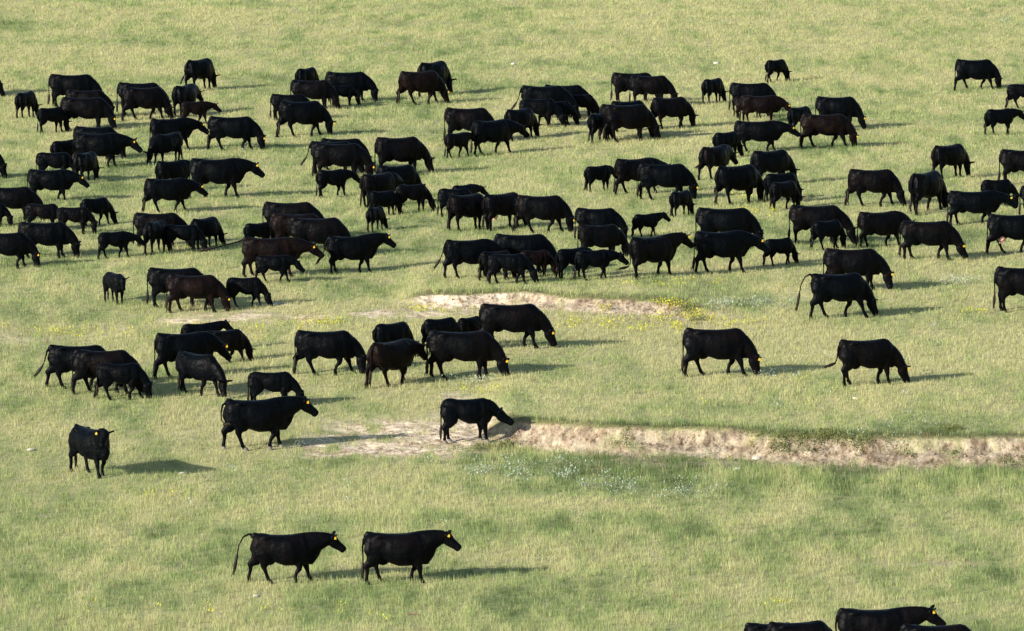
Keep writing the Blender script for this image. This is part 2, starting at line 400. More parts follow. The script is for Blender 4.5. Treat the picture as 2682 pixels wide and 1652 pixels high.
COWS = [
    (2005, 2071, 154, 215, 'g', 'a', 'd', 'CW', 'lone small calf grazing highest in the picture, right side'),
    (2501, 2624, 154, 234, 'g', 'a', 'd', 'W', 'lone black cow grazing farthest up at the top right'),
    (484, 569, 151, 235, 'g', 'a', 'o', '', 'lone black cow grazing at the very top left, tail flicked out and ear sticking right'),
    (776, 841, 175, 246, 'g', 'a', 'd', 'C', 'black calf back at the very top, behind the grazing cow left of centre'),
    (-123, 16, 169, 250, 'g', 'a', 'd', '', 'cow cut by the left edge, only its lowered head showing beside the top left calf'),
    (1096, 1186, 157, 250, 'g', 'a', 'd', '', 'black cow behind the reddish brown one at the top, ear sticking out right'),
    (846, 1000, 187, 266, 'g', 'a', 'd', '', 'long black cow grazing at the top with a calf below its belly'),
    (1603, 1738, 189, 266, 'g', 'a', 'd', 'b', 'rear cow of the pair at the top right of centre, tail hanging'),
    (1040, 1178, 182, 270, 'g', 'a', 'd', 'BTW', 'reddish brown cow with tagged lowered head at the top, in front of a black one'),
    (1841, 1903, 203, 270, 'g', 'a', 'd', 'C', 'lone small calf grazing turned away, to the left of the brown cows'),
    (868, 945, 222, 275, 'g', 'a', 'd', 'C', 'small calf grazing under the belly of the long cow, top left of centre'),
    (1654, 1782, 198, 275, 'g', 'a', 'd', 'b', 'front cow of the top pair right of centre, steep neck going down'),
    (125, 284, 194, 279, 'g', 'a', 'd', '', 'big black cow with highest back of the top left cluster, tail hanging to the hocks'),
    (2628, 2742, 219, 283, 'g', 'a', 'd', 'CW', 'calf cut by the right edge just under the lone top right cow'),
    (764, 892, 208, 284, 'g', 'a', 'd', 'b', 'grazing cow with brown rump below the half hidden calf, top left of centre'),
    (1912, 2046, 215, 292, 'g', 'a', 'd', '', 'big black cow behind the brown cows, tail hanging out left'),
    (1426, 1560, 221, 297, 'g', 'a', 'd', '', 'highest black back of the top middle cluster, tail hidden'),
    (310, 447, 215, 298, 'g', 'a', 'd', '', 'cow whose rump and tail peek out left behind a grazing cow, upper left'),
    (450, 535, 218, 302, 'h', 'a', 'd', '', 'dark cow standing behind the reddish brown calf, upper left'),
    (1487, 1573, 246, 305, 'g', 'a', 'd', 'C', 'calf grazing at the right end of the top middle cluster'),
    (42, 103, 237, 308, 'g', 'a', 'd', 'C', 'small black calf grazing alone nearest the top left corner'),
    (1916, 2035, 254, 308, 'g', 'a', 'd', 'B', 'dark brown cow rump with orange streak, left of the reddish brown cow'),
    (150, 326, 235, 309, 'g', 'a', 'd', 'b', 'cow squeezed between two big ones top left, only shoulder and head showing to the right'),
    (705, 833, 243, 310, 'g', 'a', 'd', '', 'cow with rump and hanging tail showing behind the pale-spotted grazing cow'),
    (322, 455, 226, 313, 'g', 'a', 'd', 'bW', 'black grazing cow with tan-lit rump and thick neck, just right of the top left cluster'),
    (1367, 1522, 226, 314, 'g', 'a', 'o', '', 'cow with tail swung far out left at the top, behind a calf'),
    (1936, 2090, 249, 319, 'h', 'a', 'd', 'BT', 'reddish brown cow with sloping neck in the middle of the upper right herd'),
    (476, 581, 262, 324, 'l', 'a', 'd', 'CBW', 'reddish brown calf walking with head up, upper left'),
    (1406, 1525, 264, 327, 'g', 'a', 'd', 'CW', 'black calf walking head down in front, lowest of the top middle cluster'),
    (1364, 1487, 257, 331, 'g', 'a', 'd', 'C', 'dark calf rump in front of the cow with the swung tail'),
    (1705, 1823, 252, 336, 'g', 'a', 'd', 'bW', 'black cow grazing alone just below the top pair, right of centre'),
    (2139, 2270, 252, 337, 'g', 'a', 'd', 'T', 'black cow grazing with steep neck and ear out, topmost of the upper right herd'),
    (154, 318, 253, 338, 'g', 'a', 'd', 'bT', 'front cow of the top left cluster, brownish rump and yellow ear tag, head in grass'),
    (1600, 1707, 262, 343, 'g', 'a', 'd', '', 'farthest of three overlapping backs below the top pair, only a sliver showing'),
    (100, 181, 278, 347, 'g', 'a', 'd', 'CW', 'black calf with lowered head tucked behind the rump of a brown-rumped cow, upper left'),
    (2065, 2138, 276, 348, 'g', 'a', 'd', 'C', 'black calf hidden behind the brown grazing cow, upper right'),
    (2581, 2691, 283, 353, 'l', 'a', 'd', 'CW', 'black calf trotting right with legs apart near the right edge'),
    (726, 873, 263, 357, 'g', 'a', 'd', 'TW', 'black grazing cow with pale sheen spots on its back and very long tail'),
    (1573, 1720, 270, 359, 'g', 'a', 'd', 'b', 'cow overlapped by the round-backed one, orange-lit rump edge showing left'),
    (1322, 1414, 282, 367, 'g', 'a', 'd', 'b', "black cow turned away behind the bull's head, upper centre"),
    (1586, 1732, 272, 370, 'g', 'a', 'd', 'b', 'round-backed black cow grazing with grey rump above a long shadow'),
    (1542, 1612, 291, 371, 'g', 'a', 'd', 'CW', 'slim dark calf at the left of the three overlapping backs, legs apart'),
    (1169, 1311, 280, 373, 'g', 'a', 'd', 'b', 'black cow with tan stripe rump standing above a calf, upper centre'),
    (2100, 2247, 297, 385, 'g', 'a', 'd', 'BTW', 'dark reddish cow grazing at the right of the upper right herd'),
    (543, 703, 304, 391, 'g', 'a', 'd', 'TW', 'grazing cow with bright round yellow tag, splayed hind leg, upper left'),
    (393, 549, 308, 396, 'l', 'a', 'd', 'TW', 'black cow walking with tagged head low behind a grazing tagged cow, upper left'),
    (1919, 2103, 315, 396, 'l', 'a', 'd', 'TW', 'long black cow walking with low tagged head behind the dark reddish cow'),
    (1235, 1388, 310, 405, 'l', 'a', 'd', 'W', 'stocky bull walking with low greyish head and white spot on its thigh'),
    (1165, 1254, 345, 413, 'l', 'a', 'd', 'CbW', "brown-black calf standing with its head at the bull's flank, upper centre"),
    (1869, 1949, 342, 413, 'g', 'a', 'd', 'C', 'calf rump peeking out left of the long walking cow'),
    (196, 330, 330, 415, 'g', 'a', 'd', '', 'cow standing hidden behind the one striding with neck stretched, back line showing'),
    (383, 477, 345, 426, 'g', 'L', 'd', '', 'only cow facing left, head down toward the camera, upper left'),
    (135, 220, 364, 436, 'g', 'a', 'd', 'C', 'calf rump peeking out left behind the cow with stretched neck'),
    (195, 374, 348, 439, 'l', 'a', 'd', 'TW', 'black cow striding right with neck stretched low and orange tag, upper left'),
    (842, 976, 361, 441, 'g', 'a', 'd', '', 'rearmost cow of three overlapping backs, only its flat back showing'),
    (815, 958, 369, 455, 'g', 'a', 'o', '', 'cow rump with tail flicked out, leftmost of three overlapping backs left of centre'),
    (985, 1138, 356, 457, 'g', 'a', 'd', 'b', 'tall black cow grazing with straight back and head in grass, upper centre'),
    (-123, 20, 375, 466, 'g', 'a', 'd', '', 'grazing head and neck poking in at the left edge above the big cut-off cow'),
    (2441, 2543, 375, 466, 'g', 'a', 'd', 'b', 'black cow grazing turned away with both ears out, upper right'),
    (824, 980, 375, 468, 'g', 'a', 'd', 'bT', 'front cow of three overlapping backs, grazing with tag, above a white-hoofed calf'),
    (98, 209, 397, 470, 'g', 'a', 'd', 'C', 'calf with its back just above a tagged walking cow near the left edge'),
    (1831, 1934, 379, 470, 'h', 'a', 'O', 'bW', 'brown-rumped cow walking away with tail stretched out left'),
    (198, 256, 395, 477, 'g', 'a', 'd', '', 'dark cow grazing with lowered head behind a tagged walking cow near left edge'),
    (2625, 2779, 390, 483, 'g', 'a', 'd', 'b', 'cow cut by the right edge with hanging tail, beside the one with both ears out'),
    (1967, 2091, 392, 486, 'g', 'a', 'd', '', 'black cow grazing above two overlapping calves, right of centre'),
    (408, 528, 417, 500, 'h', 'a', 'd', '', 'dark cow hidden behind the walking long-tailed cow, only its back showing'),
    (1533, 1628, 433, 503, 'h', 'a', 'd', 'C', 'black calf standing behind the rump of a brownish cow, right of centre'),
    (1610, 1768, 412, 509, 'l', 'a', 'd', 'bTW', 'brownish black cow striding with ear up and tag, behind a grazing one'),
    (497, 695, 414, 518, 'l', 'a', 'd', 'TW', 'big black cow striding right with head held level and yellow tag, left of centre top'),
    (831, 947, 442, 518, 'l', 'a', 'd', 'CWw', 'black calf with white hooves standing below the three overlapping cows'),
    (1672, 1836, 427, 520, 'g', 'a', 'd', 'TW', 'black cow grazing above the little calf turned away, orange tag'),
    (987, 1111, 430, 522, 'g', 'a', 'd', '', 'dark cow behind the dull-rumped one with head just above the brown calf'),
    (75, 235, 442, 526, 'l', 'a', 'd', 'TWw', 'black cow walking with round yellow tag and one white hoof, near left edge'),
    (2004, 2103, 450, 531, 'g', 'a', 'd', 'C', 'rear calf of two overlapping calves below a grazing cow, right'),
    (1876, 2004, 428, 533, 'g', 'a', 'd', 'W', 'black cow with round belly grazing, left of two overlapping calves'),
    (2216, 2377, 441, 537, 'g', 'a', 'd', 'bW', 'black cow grazing with thin tail swung left, right side'),
    (2573, 2670, 469, 540, 'g', 'a', 'd', 'C', 'black calf grazing behind the tagged charcoal cow'),
    (944, 1068, 450, 542, 'h', 'a', 'd', 'b', 'cow below the tall grazing one, dull black rump and hanging tail, upper centre'),
    (2018, 2099, 470, 548, 'g', 'a', 'd', 'CbW', 'front calf of two overlapping calves, brownish, legs apart, right'),
    (1183, 1281, 479, 549, 'l', 'a', 'd', 'C', 'calf with back and head showing above the grey-black cow, centre'),
    (375, 546, 464, 554, 'l', 'a', 'd', 'TW', 'black cow walking with long tail hanging diagonally and yellow tag, left side'),
    (1039, 1146, 479, 555, 'g', 'a', 'd', 'Cb', 'brownish calf grazing with round back, right end of the upper centre cluster'),
    (2379, 2485, 444, 558, 'g', 'a', 'd', 'bW', 'black cow seen from behind with round barrel body, right side'),
    (966, 1055, 496, 564, 'g', 'a', 'd', '', 'dark cow standing half hidden behind the small calf seen from behind, centre'),
    (1150, 1260, 491, 564, 'g', 'a', 'd', 'C', 'dark calf rump behind the grey-black cow, centre'),
    (2670, 2824, 485, 566, 'g', 'a', 'd', '', "dark rump cut by the right edge beside the charcoal cow's muzzle"),
    (1756, 1818, 497, 567, 'g', 'a', 'd', 'C', 'little black calf grazing turned away below a tagged cow, right of centre'),
    (-37, 123, 487, 576, 'g', 'a', 'd', 'b', 'large cow cut off by the left edge with its front leg visible'),
    (2480, 2670, 500, 589, 'l', 'a', 'd', 'TW', 'charcoal cow walking right with yellow tag, behind a grazing calf, right side'),
    (-66, 40, 531, 591, 'g', 'a', 'd', 'C', 'calf grazing at the left edge, only its head and shoulder in the picture'),
    (213, 309, 515, 591, 'g', 'a', 'd', 'CW', 'black calf grazing with arched back above the other calves, left side'),
    (71, 176, 533, 601, 'g', 'a', 'd', 'Cb', 'brownish calf behind the black grazing cow whose rump is near left edge'),
    (1172, 1291, 504, 602, 'g', 'a', 'd', 'b', 'grey-black cow, left of three standing in a row, centre'),
    (1263, 1388, 502, 602, 'g', 'a', 'd', 'bU', 'middle one of three cows in a row, pale udder, centre'),
    (962, 1017, 538, 603, 'g', 'a', 'd', 'C', 'small black calf grazing turned away, bottom of the upper centre cluster'),
    (1345, 1505, 510, 607, 'g', 'a', 'd', 'bTW', 'right one of three cows in a row, grazing with yellow tag, centre'),
    (152, 256, 540, 610, 'g', 'a', 'd', 'Cb', "dark brown calf grazing with head under a smaller black calf's belly, left"),
    (1656, 1757, 557, 619, 'w', 'a', 'd', 'CW', 'black calf standing side-on with head up above the cow with raised head'),
    (693, 859, 527, 628, 'g', 'a', 'd', 'b', 'highest cow of the centre left cluster, small tail hook at its rump'),
    (1510, 1646, 543, 629, 'g', 'a', 'd', '', 'upper cow of two stacked backs left of the standing calf'),
    (2071, 2245, 536, 637, 'g', 'a', 'd', 'b', 'brownish black cow grazing behind a dark calf, right side'),
    (343, 517, 555, 643, 'g', 'a', 'd', 'b', 'big brownish black cow with swayed back above three calves, left centre'),
    (499, 592, 566, 650, 'g', 'a', 'd', '', 'small black cow grazing at the right end of the left centre cluster'),
    (1825, 2002, 544, 650, 'g', 'a', 'd', '', 'high black back and grazing cow behind the heavy walking bull'),
    (2248, 2404, 552, 650, 'h', 'a', 'd', 'bW', 'black cow with tan rump and hollow back, behind the brownish grazing cow'),
    (641, 727, 580, 650, 'g', 'a', 'd', 'C', 'calf back peeking out left of the centre left cluster'),
    (2124, 2217, 573, 652, 'g', 'a', 'd', 'CW', 'dark calf in front of the brownish black grazing cow, right side'),
    (713, 866, 558, 656, 'g', 'a', 'd', 'B', 'brown cow with orange rump in the middle of the centre left cluster'),
    (431, 550, 587, 657, 'g', 'a', 'd', 'C', 'calf grazing in front with curved back, right of the tagged calf, left centre'),
    (377, 453, 575, 663, 'g', 'a', 'd', 'TC', 'calf with yellow ear tag in front of the big brownish cow, left centre'),
    (2587, 2749, 560, 664, 'g', 'a', 'd', 'UW', 'cow cut by the right edge with pink udder and bent hind leg'),
    (46, 225, 581, 674, 'g', 'a', 'd', 'W', 'long black grazing cow behind the tagged cow at the left edge, ear raised'),
    (764, 927, 569, 674, 'g', 'a', 'd', 'b', 'cow with long back sloping right, front of the brown one, centre left'),
    (258, 383, 603, 675, 'l', 'a', 'd', 'CW', "black calf walking right toward a cow's rump, left side"),
    (2359, 2539, 577, 677, 'g', 'a', 'd', 'bTW', 'brownish black cow with white flank spots grazing, right side'),
    (1516, 1648, 586, 678, 'g', 'a', 'd', 'b', 'lower cow of two stacked backs left of the standing calf'),
    (2000, 2093, 622, 695, 'g', 'a', 'd', 'CW', "calf grazing in front of the heavy bull's head"),
    (-40, 112, 610, 703, 'g', 'a', 'd', 'TW', 'grazing cow cut by the left edge with yellow ear tag at centre of its head'),
    (1297, 1474, 611, 714, 'g', 'a', 'd', '', 'big smooth back rising behind the row of calves above the pale bank'),
    (1822, 2017, 603, 716, 'l', 'a', 'd', 'TW', 'heavy black bull walking with low head, right of the cow with raised head'),
    (857, 1039, 615, 716, 'w', 'a', 'o', 'TW', 'black cow walking right with head up and bright yellow tag, centre left'),
    (635, 857, 620, 722, 'l', 'a', 's', 'BTW', 'dark brown cow with tail straight out to the left, centre left'),
    (1364, 1463, 653, 725, 'g', 'a', 'd', 'CB', 'brown calf rump in the middle of the row above the pale bank'),
    (1167, 1340, 624, 726, 'h', 'a', 'o', 'W', 'cow with tail swung down left, leftmost of the row above the pale bank'),
    (1647, 1820, 614, 727, 'w', 'a', 'c', 'bTW', 'black cow walking with raised head and big yellow tag, tail curled out'),
    (1459, 1575, 646, 729, 'h', 'a', 'd', 'C', 'black calf behind the side-on calf, right part of the row above the pale bank'),
    (1257, 1355, 655, 732, 'g', 'a', 'd', 'CbW', 'brownish calf behind the leading calf in the row above the pale bank'),
    (1505, 1648, 652, 732, 'l', 'a', 'd', 'CW', "side-on black calf walking right behind the raised-head cow's tail"),
    (1281, 1414, 663, 741, 'g', 'a', 'd', 'CW', 'front black calf with lowered head in the row above the pale bank'),
    (674, 802, 670, 741, 'h', 'a', 'd', 'CW', 'dark calf in front of the cow with straight tail'),
    (2157, 2335, 652, 760, 'g', 'a', 'd', 'bT', 'black cow grazing with ear sticking out right, behind the cow with arched tail'),
    (272, 330, 715, 799, 'f', 't62', 'd', 'C', 'small black calf facing the camera alone, left'),
    (394, 572, 703, 805, 'g', 'a', 'd', '', 'black cow behind the brown cow left of the calf'),
    (599, 720, 727, 805, 'g', 'a', 'd', 'CW', "black calf grazing in front of the reddish cow's head"),
    (2601, 2779, 701, 818, 'g', 'a', 'd', 'b', 'cow cut by the right edge level with the arched-tail cow'),
    (432, 627, 722, 819, 'g', 'a', 'd', 'BTW', 'reddish brown cow grazing with yellow tag, left above the bank'),
    (2125, 2302, 716, 836, 'g', 'a', 'u', 'W', 'charcoal cow grazing with tail raised in a long arch'),
    (1199, 1275, 826, 903, 'g', 'a', 'd', 'Cb', 'brownish calf rump tucked behind the cow under the pale bank'),
    (1256, 1464, 793, 907, 'g', 'a', 'd', 'bTW', 'black cow grazing right against the pale bank with yellow tag'),
    (1108, 1216, 828, 922, 'g', 'a', 'd', 'C', 'calf standing behind, left of the cow under the pale bank'),
    (478, 615, 842, 924, 'w', 'a', 'd', 'C', 'calf with only its back and raised head above a grey-lit cow'),
    (981, 1092, 843, 944, 'g', 'a', 'd', 'C', 'black calf back behind the brown cow, lower centre'),
    (536, 664, 860, 953, 'g', 'a', 'd', 'bW', 'black cow grazing right of the large grey-lit cow'),
    (773, 963, 866, 981, 'g', 'a', 'd', 'W', "long black cow grazing toward the brown cow's rump, lower centre"),
    (1794, 1993, 858, 983, 'g', 'a', 'd', 'bTW', 'left one of two lone grazing cows, tail hanging'),
    (408, 607, 868, 991, 'h', 'a', 'd', 'TW', 'large grey-lit cow with tag, above a dark cow seen end-on'),
    (1119, 1345, 875, 1000, 'g', 'a', 'd', 'bTW', 'black cow grazing in front with orange tag, lower centre'),
    (2197, 2385, 885, 1008, 'g', 'a', 'O', 'bTW', 'right one of two lone grazing cows, tail flicked out'),
    (120, 330, 902, 1013, 'g', 'a', 'o', 'W', 'leftmost cow of the lower left cluster with tail swung out'),
    (959, 1123, 893, 1018, 'l', 'a', 'd', 'BW', "brown-rumped cow walking, head hidden by the tagged grazing cow's rump"),
    (196, 389, 916, 1030, 'g', 'a', 'd', 'bW', 'middle cow of the lower left cluster, long back, grazing'),
    (463, 594, 923, 1036, 'g', 't', 'd', 'W', 'dark cow with brown legs end-on in front of the grey-lit cow'),
    (253, 403, 951, 1045, 'g', 'a', 'd', 'CW', 'calf with white streak on thigh, front of the lower left cluster'),
    (658, 806, 975, 1066, 'g', 'a', 'd', 'C', 'calf grazing just behind the striding cow above the bare patch'),
    (1159, 1348, 1043, 1159, 'H', 'a', 'd', 'Cw', 'bull calf with lowered pale face on the bare soil of the lower bank'),
    (587, 836, 1042, 1177, 'w', 'a', 'k', 'TWw', 'striding cow with curled tail and dusty legs beside the bare patch'),
    (177, 294, 1113, 1247, 'F', 't55', 'd', 'TW', 'lone cow looking at the camera, yellow tag, bottom left'),
    (653, 908, 1395, 1523, 'w', 'a', 'u', 'TWb', 'left one of the two walking cows at the bottom, tail arched'),
    (956, 1210, 1391, 1525, 'w', 'a', 'd', 'TWb', 'right one of the two walking cows at the bottom, tail hanging'),
    (2185, 2489, 1592, 1729, 'w', 'a', 'd', 'bT', 'cow at the bottom edge with raised ear and yellow tag'),
    (1953, 2123, 1629, 1739, 'g', 'a', 'd', '', 'leftmost back showing at the bottom edge, mostly hidden by its neighbour'),
    (2010, 2222, 1624, 1764, 'g', 'a', 'd', 'b', 'second back from the left showing at the bottom edge'),
    (2324, 2633, 1633, 1771, 'g', 'a', 'd', 'b', 'rightmost back at the bottom edge, in front of the tagged cow'),
]
# ------------------------------------------------------------------ cattle
def ring(c, A, B, n=14, p=2.0):
    t = np.linspace(0, 2 * np.pi, n, endpoint=False)
    ct, st = np.cos(t), np.sin(t)
    k = 2.0 / p
    u = np.sign(ct) * np.abs(ct) ** k; v = np.sign(st) * np.abs(st) ** k
    return c[None, :] + u[:, None] * A[None, :] + v[:, None] * B[None, :]
class Shape:
    def __init__(s): s.v, s.f, s.n = [], [], 0
    def loft(s, secs, n=14, p=2.0):
        """secs: (centre, lateral half-axis vector, other half-axis vector)"""
        R = [ring(np.array(c, float), np.array(a, float), np.array(b, float), n, p) for c, a, b in secs]
        base = s.n
        for r in R: s.v.append(r)
        m = len(R)
        for i in range(m - 1):
            for j in range(n):
                k = (j + 1) % n
                s.f.append((base + i * n + j, base + i * n + k, base + (i + 1) * n + k, base + (i + 1) * n + j))
        s.f.append(tuple(base + j for j in range(n))[::-1]); s.f.append(tuple(base + (m - 1) * n + j for j in range(n)))
        s.n += m * n
        return np.concatenate(R)
    def ball(s, c, r, n=10):
        c = np.array(c, float); r = np.array(r, float) * np.ones(3)
        secs = []
        for k in range(n + 1):
            a = math.pi * (k + .02) / (n + .04); q = max(math.sin(a), .05)
            secs.append((c + np.array((0, 0, -math.cos(a) * r[2])), (r[0] * q, 0, 0), (0, r[1] * q, 0)))
        return s.loft(secs, 12)
    def tube(s, pts, rad, flat=None, n=10):
        pts = [np.array(p, float) for p in pts]
        secs = []
        for i, p in enumerate(pts):
            t = pts[min(i + 1, len(pts) - 1)] - pts[max(i - 1, 0)]; t = t / (np.linalg.norm(t) + 1e-9)
            lat = np.array((0, 1.0, 0)); lat = lat - t * lat.dot(t); lat /= (np.linalg.norm(lat) + 1e-9)
            oth = np.cross(t, lat)
            r = rad[i]; ra, rb = (r if isinstance(r, tuple) else (r, r))       # (in-plane, lateral)
            secs.append((p, lat * rb, oth * ra))
        return s.loft(secs, n)

def bez(p0, p1, p2, p3, t):
    p0, p1, p2, p3 = (np.array(p, float) for p in (p0, p1, p2, p3))
    return (1 - t) ** 3 * p0 + 3 * (1 - t) ** 2 * t * p1 + 3 * (1 - t) * t * t * p2 + t ** 3 * p3

TAILS = {
    'd': [(-.83, 0, 1.27), (-.92, .01, 1.14), (-.945, .02, .92), (-.93, .03, .70), (-.93, .04, .50), (-.94, .05, .32)],
    'o': [(-.83, 0, 1.27), (-.93, .02, 1.17), (-.97, .04, 1.0), (-1.01, .06, .83), (-1.09, .08, .66), (-1.19, .10, .52)],
    'O': [(-.83, 0, 1.27), (-.93, 0, 1.12), (-.95, 0, .92), (-.98, 0, .76), (-1.06, 0, .66), (-1.19, 0, .62)],
    's': [(-.83, 0, 1.27), (-1.0, 0, 1.20), (-1.3, 0, 1.12), (-1.6, 0, 1.04), (-1.85, 0, .97), (-2.1, 0, .92)],
    'u': [(-.80, 0, 1.27), (-.95, 0, 1.33), (-1.12, 0, 1.25), (-1.25, 0, 1.02), (-1.30, 0, .75), (-1.36, 0, .45)],
    'c': [(-.83, 0, 1.27), (-.93, 0, 1.10), (-.94, -.02, .80), (-.96, -.05, .55), (-1.12, -.08, .42), (-1.35, -.1, .40)],
    'k': [(-.83, 0, 1.27), (-.97, -.02, 1.20), (-1.02, -.05, 1.0), (-1.02, -.08, .82), (-.93, -.10, .70), (-.82, -.14, .72)],
}
def cow_parts(pose, tail, calf, walk, R):
    """lofts of one animal, standing height 1.35, facing +x; returns Shape, torso pts, feet pts, core pts, marks"""
    S = Shape()
    bel = R.uniform(-.01, .035) if not calf else R.uniform(.05, .10)
    wd = R.uniform(.92, 1.08) * (.88 if calf else 1.0)
    rump = R.uniform(-.015, .015)
    T = [(-.87, 1.15, .85, .10), (-.845, 1.26, .76, .175), (-.77, 1.315, .68, .235), (-.64, 1.335, .66, .27), (-.50, 1.325, .69, .285), (-.36, 1.305, .62, .30),
         (-.18, 1.295, .52, .345), (.04, 1.295, .445, .375), (.26, 1.305, .445, .365), (.42, 1.325, .46, .315), (.56, 1.34, .47, .275), (.68, 1.30, .48, .235),
         (.79, 1.20, .56, .18), (.86, 1.08, .68, .11)]
    secs = []
    for x, zt, zb, hw in T:
        zb = zb + bel * (1 if x > -.5 and x < .6 else .4) if not calf else zb + (.11 if -.45 < x < .5 else .05)
        zt = zt + (rump if x < -.4 else 0)
        x *= .86 if calf else .935
        if calf: hw *= .92
        secs.append(((x, 0, (zt + zb) / 2), (0, hw * wd, 0), (0, 0, (zt - zb) / 2)))
    torso = S.loft(secs, 20, 2.35)
    xs = .86 if calf else .935
    if not calf:   # hip hooks, pins
        for sg in (-1, 1):
            S.ball((-.47, sg * .215 * wd, 1.235), (.12, .06, .06)); S.ball((-.745, sg * .12, 1.13), (.07, .055, .09))
        S.ball((-.36, 0, .60), (.16, .13, .13))
        S.tube([(-.65, 0, 1.28), (-.765, 0, 1.315), (-.845, 0, 1.23)], [.07, .055, .035])
    # shoulder blades
    for sg in (-1, 1): S.ball((.50 * xs, sg * .185 * wd, .95), (.20, .10, .30))
    # legs
    amp = .38 if walk else .11
    ph = R.uniform(.3, 1.0) * R.choice((-1, 1)) if walk else R.uniform(-1, 1)
    d_h = {-1: amp * ph + R.uniform(-.05, .05), 1: -amp * ph + R.uniform(-.05, .05)}
    d_f = {-1: -amp * .85 * ph + R.uniform(-.05, .05), 1: amp * .85 * ph + R.uniform(-.05, .05)}
    feet = []
    lw = .92 if not calf else .98
    for sg in (-1, 1):
        y = sg * .165 * wd
        def H(x, z, yy=1.0): return ((x + d_h[sg] * max(0, (1.0 - z))) * xs + (-.02 if calf else 0), y * yy, z)
        hb = .05 if d_h[sg] < -.1 else 0      # trailing leg: hock opens
        S.tube([H(-.50, 1.22, .7), H(-.60, 1.02, .9), H(-.60, .84, 1.0), H(-.58, .68), H(-.655, .56), H(-.715 - hb, .46), H(-.71, .36), H(-.70, .22), H(-.695, .125), H(-.665, .07), H(-.645, .03), H(-.64, -.015)],
               [(.14, .07), (.29, .135), (.29, .14), (.24 * lw, .12), (.155 * lw, .092), (.088, .060), (.058, .050), (.047, .044), (.056, .052), (.050, .047), (.068, .062), (.072, .066)])
        feet.append(np.array([H(-.64, 0)]))
        y2 = sg * .155 * wd
        def F(x, z): return ((x + d_f[sg] * max(0, (.95 - z))) * xs, y2, z)
        kb = .06 if d_f[sg] < -.12 else 0
        S.tube([F(.52, 1.05), F(.54, .86), F(.50, .70), F(.50, .58), F(.52 + kb, .46), F(.53 + kb, .38), F(.53, .28), F(.53, .19), F(.535, .125), F(.56, .07), F(.575, .03), F(.58, -.015)],
               [(.19, .08), (.22, .11), (.18 * lw, .105), (.135 * lw, .092), (.092, .072), (.076, .064), (.052, .048), (.047, .044), (.058, .054), (.051, .048), (.066, .062), (.070, .066)])
        feet.append(np.array([F(.58, 0)]))
    # neck and head
    j = lambda a: R.uniform(-a, a)
    hs = 1.12 if calf else 1.06
    if pose == 'g': poll, d = (1.10 + j(.06), j(.06), .58 + j(.05)), (.18 + j(.20), j(.15), -1)
    elif pose == 'h': poll, d = (1.24, j(.05), .90 + j(.05)), (.60, j(.1), -.8)
    elif pose == 'H': poll, d = (1.10, 0, .86), (.80, -.1, -.62)
    elif pose == 'l': poll, d = (1.34 + j(.04), j(.05), 1.03 + j(.06)), (.68, j(.12), -.72 + j(.08))
    elif pose == 'w': poll, d = (1.34 + j(.03), j(.04), 1.23 + j(.03)), (.70, j(.1), -.70)
    elif pose == 'F': poll, d = (1.08, -.16, 1.31), (.52, -.55, -.66)
    else: poll, d = (1.08, -.06, 1.12), (.65, -.25, -.72)
    poll = (poll[0] * (1 if calf else .955), poll[1], poll[2])
    if calf: poll = (poll[0] * .87, poll[1], poll[2] + (0 if pose == 'g' else .02))
    poll = np.array(poll); d = np.array(d, float); d /= np.linalg.norm(d)
    if pose == 'g':     # muzzle rests in the grass
        Lh = .50 * hs; poll[2] = .015 - d[2] * Lh
    up = np.array((0, 0, 1.0)) - d * d[2]
    if np.linalg.norm(up) < .25 or pose == 'g': up = np.array((1.0, 0, .25)); up = up - d * up.dot(d)
    up /= np.linalg.norm(up); lat = np.cross(up, d)
    b0 = np.array((.42 * xs, 0, .97)); c1 = np.array(((.66 if pose == 'g' else .78) * xs, 0, 1.01 if pose == 'g' else 1.06))
    if pose == 'g': c2 = poll + np.array((-.16, 0, .23))
    elif pose in 'hH': c2 = poll + np.array((-.26, 0, .14))
    elif pose == 'l': c2 = poll + np.array((-.30, 0, .0))
    else: c2 = poll + np.array((-.26, 0, -.07))
    pts, rad = [], []
    for k in range(8):
        t = k / 7
        pts.append(bez(b0, c1, c2, poll - up * .035, t))
        e = t ** (1.0 if pose == 'g' else 1.45)
        v = .36 + ((.135 if pose == 'g' else .15) - .36) * e; w = (.24 * wd) + (.125 - .24 * wd) * e
        rad.append((v * (.9 if calf else 1), w))
    S.tube(pts, rad, n=14)
    # brisket / dewlap line
    if not calf: S.tube([(.55, 0, .60), (.74, 0, .60), (.86, 0, .74), tuple(pts[5] - np.array((0, 0, .12)))], [.12, .13, .10, .05])
    hp = [(-.07, .09, .085), (-.01, .135, .115), (.09, .150, .118), (.20, .132, .102), (.31, .110, .086), (.39, .100, .086), (.45, .096, .090), (.49, .070, .070)]
    secs = []
    for q, hh, ww in hp:
        drop = -.035 * math.sin(min(1, max(0, q / .35)) * math.pi) - .02
        secs.append((poll + d * q * hs + up * (drop), lat * ww * hs, up * hh * hs))
    head = S.loft(secs, 14, 2.2)
    ears = []
    back = -d * .10 + up * (.40 if pose == 'g' else .65)
    for sg in (-1, 1):
        e0 = poll + lat * sg * .085 * hs + up * .03 + d * .02; dirv = lat * sg + back * R.uniform(.6, 1.6); dirv /= np.linalg.norm(dirv)
        pn = [e0 + dirv * q for q in (0, .06, .13, .20, .24)]
        thin = up * .5 - d * .8; thin = thin - dirv * thin.dot(dirv); thin /= np.linalg.norm(thin); wide = np.cross(dirv, thin)
        S.loft([(p_, wide * a_, thin * b_) for p_, a_, b_ in zip(pn, (.04, .062, .074, .056, .020), (.03, .026, .022, .02, .014))], 10)
        ears.append((e0 + dirv * .12, dirv, -d * .2 + np.array((0, 0, -1.0))))
